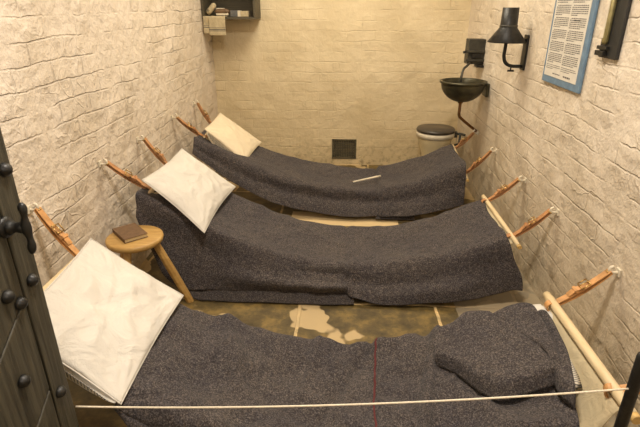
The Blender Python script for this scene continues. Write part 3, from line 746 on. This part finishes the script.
bm = bmesh.new(); box(bm, -.858, -.836, 4.061, 4.119, sz + .001, sz + .045); bm_obj('white_band', bm, M['white'], bx, bevel=.001)
bm = bmesh.new(); box(bm, -.836, -.772, 4.062, 4.118, sz + .001, sz + .042); bm_obj('pale_end', bm, M['towel'], bx, bevel=.002)

# ------------------------------------------------------------------ toilet
TX, TY = .738, 3.95
to = thing('toilet', 'cream toilet pan with round dark wooden lid in the back right corner', 'toilet', (TX, TY, 0))
bm = bmesh.new(); lathe(bm, (TX, TY, 0), [(.095, 0), (.10, .012), (.085, .05), (.082, .12), (.100, .22), (.128, .30), (.140, .345), (.140, .355)], 48); bm_obj('pan', bm, M['enamel'], to)
bm = bmesh.new(); lathe(bm, (TX, TY, 0), [(.138, .357), (.152, .360), (.154, .393), (.148, .399), (.10, .399), (.10, .357)], 48); bm_obj('rim', bm, M['white'], to)
bm = bmesh.new(); lathe(bm, (TX, TY, 0), [(0, .402), (.146, .402), (.154, .406), (.155, .418), (.148, .429), (0, .432)], 48); bm_obj('lid', bm, M['lid'], to)
bm = bmesh.new(); box(bm, TX + .145, TX + .175, TY - .03, TY + .03, .355, .40); bm_obj('hinge', bm, M['iron_g'], to, bevel=.003)
bm = bmesh.new(); tube(bm, spline([(TX + .165, TY, .375), (TX + .20, TY, .38), (XR - .005, TY - .01, .372)], 8), .010, 10); tube(bm, [(TX + .20, TY - .004, .38), (TX + .20, TY - .004, .30), (TX + .15, TY - .004, .28)], .009, 8)
bm_obj('flush_pipe', bm, M['iron_g'], to, smooth=True)

# ------------------------------------------------------------------ basin
BX, BY, BZ = .812, 3.5, .852
ba = thing('wash_basin', 'dark round metal wash basin on the right wall above the toilet', 'basin', (XR, BY, BZ))
R = .150
bm = bmesh.new()
prof = [(R * .42 * 0, -.132)] + [(R * math.sin(a), -.132 * math.cos(a)) for a in [PI / 2 * k / 12 for k in range(1, 12)]] + [(R, 0), (R + .010, .001), (R + .010, .013), (R, .015), (R - .008, .010)] + [((R - .010) * math.sin(a), -.122 * math.cos(a)) for a in [PI / 2 * k / 12 for k in range(11, 0, -1)]] + [(0, -.122)]
lathe(bm, (BX, BY, BZ), prof, 56); bm_obj('bowl', bm, M['basin'], ba)
bm = bmesh.new(); box(bm, BX + R + .002, XR - .001, BY - .05, BY + .05, BZ - .09, BZ + .0); bm_obj('wall_bracket', bm, M['basin'], ba, bevel=.004)
bm = bmesh.new(); tube(bm, spline([(BX - .004, BY, BZ - .125), (BX - .004, BY, BZ - .18), (BX - .002, BY, BZ - .228), (BX + .03, BY + .02, BZ - .262), (BX + .10, BY + .075, BZ - .318), (XR - .004, BY + .13, BZ - .372)], 30), .0105, 12)
tube(bm, [(BX - .004, BY, BZ - .140), (BX - .004, BY, BZ - .122)], .018, 14); bm_obj('waste_pipe', bm, M['copper'], ba, smooth=True)
bm = bmesh.new(); tube(bm, spline([(BX - .018, BY, BZ + .005), (BX - .016, BY, BZ + .045), (BX + .000, BY + .03, BZ + .088), (BX + .03, BY + .08, BZ + .102), (.885, 3.69, .962)], 24), .0085, 10); bm_obj('spout', bm, M['iron_g'], ba, smooth=True)
# tap cistern on the wall
tb = thing('tap_box', 'dark iron tap box on the right wall above the basin', 'tap', (XR, 3.72, .93))
bm = bmesh.new(); box(bm, .868, XR - .001, 3.69, 3.80, .955, 1.125); bm_obj('box_body', bm, M['iron_g'], tb, bevel=.004)
bm = bmesh.new()
for z in (.975, 1.035): box(bm, .855, XR - .001, 3.675, 3.689, z, z + .016)
bm_obj('band', bm, M['iron_g'], tb, bevel=.002)
bm = bmesh.new(); box(bm, .895, .960, 3.672, 3.688, .998, 1.028); bm_obj('latch', bm, M['iron'], tb, bevel=.002)
bm = bmesh.new(); box(bm, .93, XR - .001, 3.66, 3.74, .935, .950); bm_obj('ledge', bm, M['iron'], tb, bevel=.002)
bm = bmesh.new(); tube(bm, [(.857, 3.70, 1.043), (.835, 3.695, 1.035)], [.007, .009], 10); bm_obj('tap_stub', bm, M['iron'], tb, smooth=True)

# ------------------------------------------------------------------ wall lamp
LX, LY = .872, 2.86
la = thing('wall_lamp', 'black metal lamp with funnel shaped shade on the right wall', 'lamp', (XR, LY, 1.02))
bm = bmesh.new(); prof = [(.0985, 1.160), (.1005, 1.164), (.048, 1.234), (.0445, 1.243), (.0425, 1.336), (.0395, 1.336), (.041, 1.243), (.045, 1.232), (.0965, 1.163)]
rings = []
for r, z in prof: rings.append([bm.verts.new((LX + r * math.cos(2*PI*k/48), LY + r * math.sin(2*PI*k/48), z)) for k in range(48)])
rings.append(rings[0])
for r0, r1 in zip(rings, rings[1:]):
    for k in range(48): bm.faces.new((r0[k], r0[(k+1)%48], r1[(k+1)%48], r1[k])).smooth = True
bm_obj('lamp_shade', bm, M['iron'], la)
bm = bmesh.new(); lathe(bm, (LX, LY, 0), [(.0455, 1.238), (.0475, 1.240), (.0475, 1.247), (.0445, 1.249)], 40); bm_obj('shade_collar', bm, M['iron_g'], la)
bm = bmesh.new(); tube(bm, spline([(LX, LY, 1.19), (LX - .002, LY, 1.12), (LX - .002, LY, 1.085), (LX + .012, LY, 1.052), (LX + .045, LY, 1.036), (XR - .012, LY, 1.034)], 26), .0095, 10); bm_obj('bracket_arm', bm, M['iron'], la, smooth=True)
bm = bmesh.new(); box(bm, XR - .012, XR - .001, LY - .03, LY + .03, 1.015, 1.20); box(bm, LX + .096, XR - .006, LY - .006, LY + .006, 1.165, 1.180); bm_obj('back_plate', bm, M['iron'], la, bevel=.003)
bm = bmesh.new(); tube(bm, [(LX + .045, LY, 1.036), (LX + .045, LY, 1.012)], .004, 8); tube(bm, [(LX + .028, LY, 1.010), (LX + .062, LY, 1.010)], .0055, 8); bm_obj('tap_key', bm, M['iron'], la, smooth=True)

# ------------------------------------------------------------------ notice board
PX = XR - .014; py0, py1, pz0, pz1 = 2.12, 2.535, 1.006, 1.62
no = thing('framed_notice', 'blue-framed notice of small print hanging on the right wall', 'notice', (XR, (py0 + py1) / 2, pz0))
bm = bmesh.new(); box(bm, PX, XR - .002, py0, py1, pz0, pz1); bm_obj('blue_board', bm, M['blue'], no, bevel=.003)
a0, a1, b0, b1 = py0 + .036, py1 - .024, pz0 + .032, pz1 - .03
bm = bmesh.new(); box(bm, PX - .002, PX - .0004, a0, a1, b0, b1); bm_obj('printed_sheet', bm, M['paper'], no)
bm = bmesh.new(); rr = random.Random(3)
def dash(y0, y1, z, h):
    vs = [bm.verts.new((PX - .0026, y, zz)) for y, zz in ((y0, z), (y1, z), (y1, z + h), (y0, z + h))]; bm.faces.new(vs)
cw = (a1 - a0 - .045) / 2
for c in range(2):
    # text reads from the far (left) edge to the near edge
    L0 = a1 - .015 - c * (cw + .015); z = b1 - .09; k = 0
    while z > b0 + .06:
        y = L0 - (.012 if k % 6 == 0 else 0); end = L0 - cw
        if k % 6 == 5: end = L0 - cw * rr.uniform(.4, .8)
        while y > end + .004:
            w = rr.uniform(.006, .022); w = min(w, y - end); dash(y, y - w, z, .0036); y -= w + .0032
        z -= .0078 if k % 6 != 5 else .0125; k += 1
for c in range(2):
    L0 = a1 - .015 - c * (cw + .015); z = b0 + .05
    for q in range(3):
        y = L0; end = L0 - cw * (.95 if q < 2 else .5)
        while y > end: w = rr.uniform(.006, .015); dash(y, y - w, z, .003); y -= w + .003
        z -= .008
for (y, w, z, h) in ((a1 - .10, .07, b0 + .014, .0045), (a1 - .22, .07, b0 + .012, .007), (a1 - .06, .24, b1 - .03, .014), (a1 - .1, .16, b1 - .055, .009), (a1 - .225, .05, 1.285, .006)):
    yy = y
    while yy > y - w: ww = rr.uniform(.008, .02); dash(yy, yy - ww, z, h); yy -= ww + .003
bm_obj('print_lines', bm, M['ink'], no)

# ------------------------------------------------------------------ black board with brass gauge
ga = thing('wall_gauge', 'narrow black board with a brass tube at the top right of the right wall', 'gauge', (XR, 1.93, 1.165))
bm = bmesh.new(); box(bm, XR - .014, XR - .002, 1.885, 2.02, 1.165, 1.72); bm_obj('black_board', bm, M['board'], ga, bevel=.003)
bm = bmesh.new(); box(bm, XR - .030, XR - .014, 1.955, 2.02, 1.172, 1.190); box(bm, XR - .026, XR - .014, 1.945, 2.02, 1.194, 1.207); bm_obj('foot_block', bm, M['iron'], ga, bevel=.002)
bm = bmesh.new(); tube(bm, [(XR - .022, 1.972, 1.214), (XR - .022, 1.972, 1.225), (XR - .022, 1.972, 1.66)], [.010, .0115, .0115], 16); bm_obj('brass_tube', bm, M['tube_brass'], ga, smooth=True)
bm = bmesh.new(); box(bm, XR - .0350, XR - .0325, 1.969, 1.975, 1.235, 1.64); bm_obj('glass_slot', bm, M['white'], ga)

# ------------------------------------------------------------------ rope barrier
PXX, PYY = .676, .905
po = thing('rope_post', 'slim black metal rope post at the right edge in front', 'post', (PXX, PYY, 0))
bm = bmesh.new(); tube(bm, [(PXX, PYY, .012), (PXX, PYY, .625), (PXX, PYY, .633), (PXX, PYY, .637)], [.0135, .0135, .012, .006], 16); bm_obj('pole', bm, M['iron'], po)
bm = bmesh.new(); lathe(bm, (PXX, PYY, 0), [(0, .001), (.11, .001), (.11, .008), (.09, .014), (.02, .018), (0, .018)], 40); bm_obj('base', bm, M['iron'], po)
bm = bmesh.new()
pts = [Vector((-.667 + (PXX - .010 + .667) * k / 40, .902, .414 + (.538 - .414) * k / 40 - .022 * 4 * (k / 40) * (1 - k / 40))) for k in range(41)]
tube(bm, pts, .0024, 8)
ro = bm_obj('barrier_rope', bm, M['rope'], smooth=True); tag(ro, 'thin cream rope stretched across the front from door to black post', 'rope')

# ------------------------------------------------------------------ light
def area(name, loc, size, power, color, target=None):
    l = bpy.data.lights.new(name, 'AREA'); l.shape = 'DISK'; l.size = size; l.energy = power; l.color = color
    o = bpy.data.objects.new(name, l); col.objects.link(o); o.location = loc
    if target is not None: o.rotation_euler = (Vector(target) - Vector(loc)).to_track_quat('-Z', 'Y').to_euler()
    return o
area('ceiling_light', (-.05, 1.05, 2.5), .30, 45, (1., .91, .80))
area('far_fill_light', (-.05, 3.1, 2.6), 1.0, 42, (1., .89, .70))  # added fill to brighten the back of the cell, no fixture there
area('rear_fill_light', (.1, -.7, 2.3), .7, 22, (1., .93, .84), (0, 1.5, .6))  # added weak fill from behind the camera, stands for no real lamp
w = bpy.data.worlds.new('world'); bpy.context.scene.world = w; w.use_nodes = True
w.node_tree.nodes['Background'].inputs['Color'].default_value = (.9, .75, .55, 1); w.node_tree.nodes['Background'].inputs['Strength'].default_value = .12

# ------------------------------------------------------------------ camera
cam = bpy.data.cameras.new('camera'); cam.sensor_width = 36; cam.lens = 485 / 640 * 36; cam.clip_start = .05
co = bpy.data.objects.new('camera', cam); col.objects.link(co); co.location = (0, 0, 1.35)
co.rotation_euler = (math.radians(90 - 23.3), 0, math.radians(3.0)); bpy.context.scene.camera = co
bpy.context.scene.view_settings.view_transform = 'Standard'
bpy.context.scene.view_settings.look = 'None'
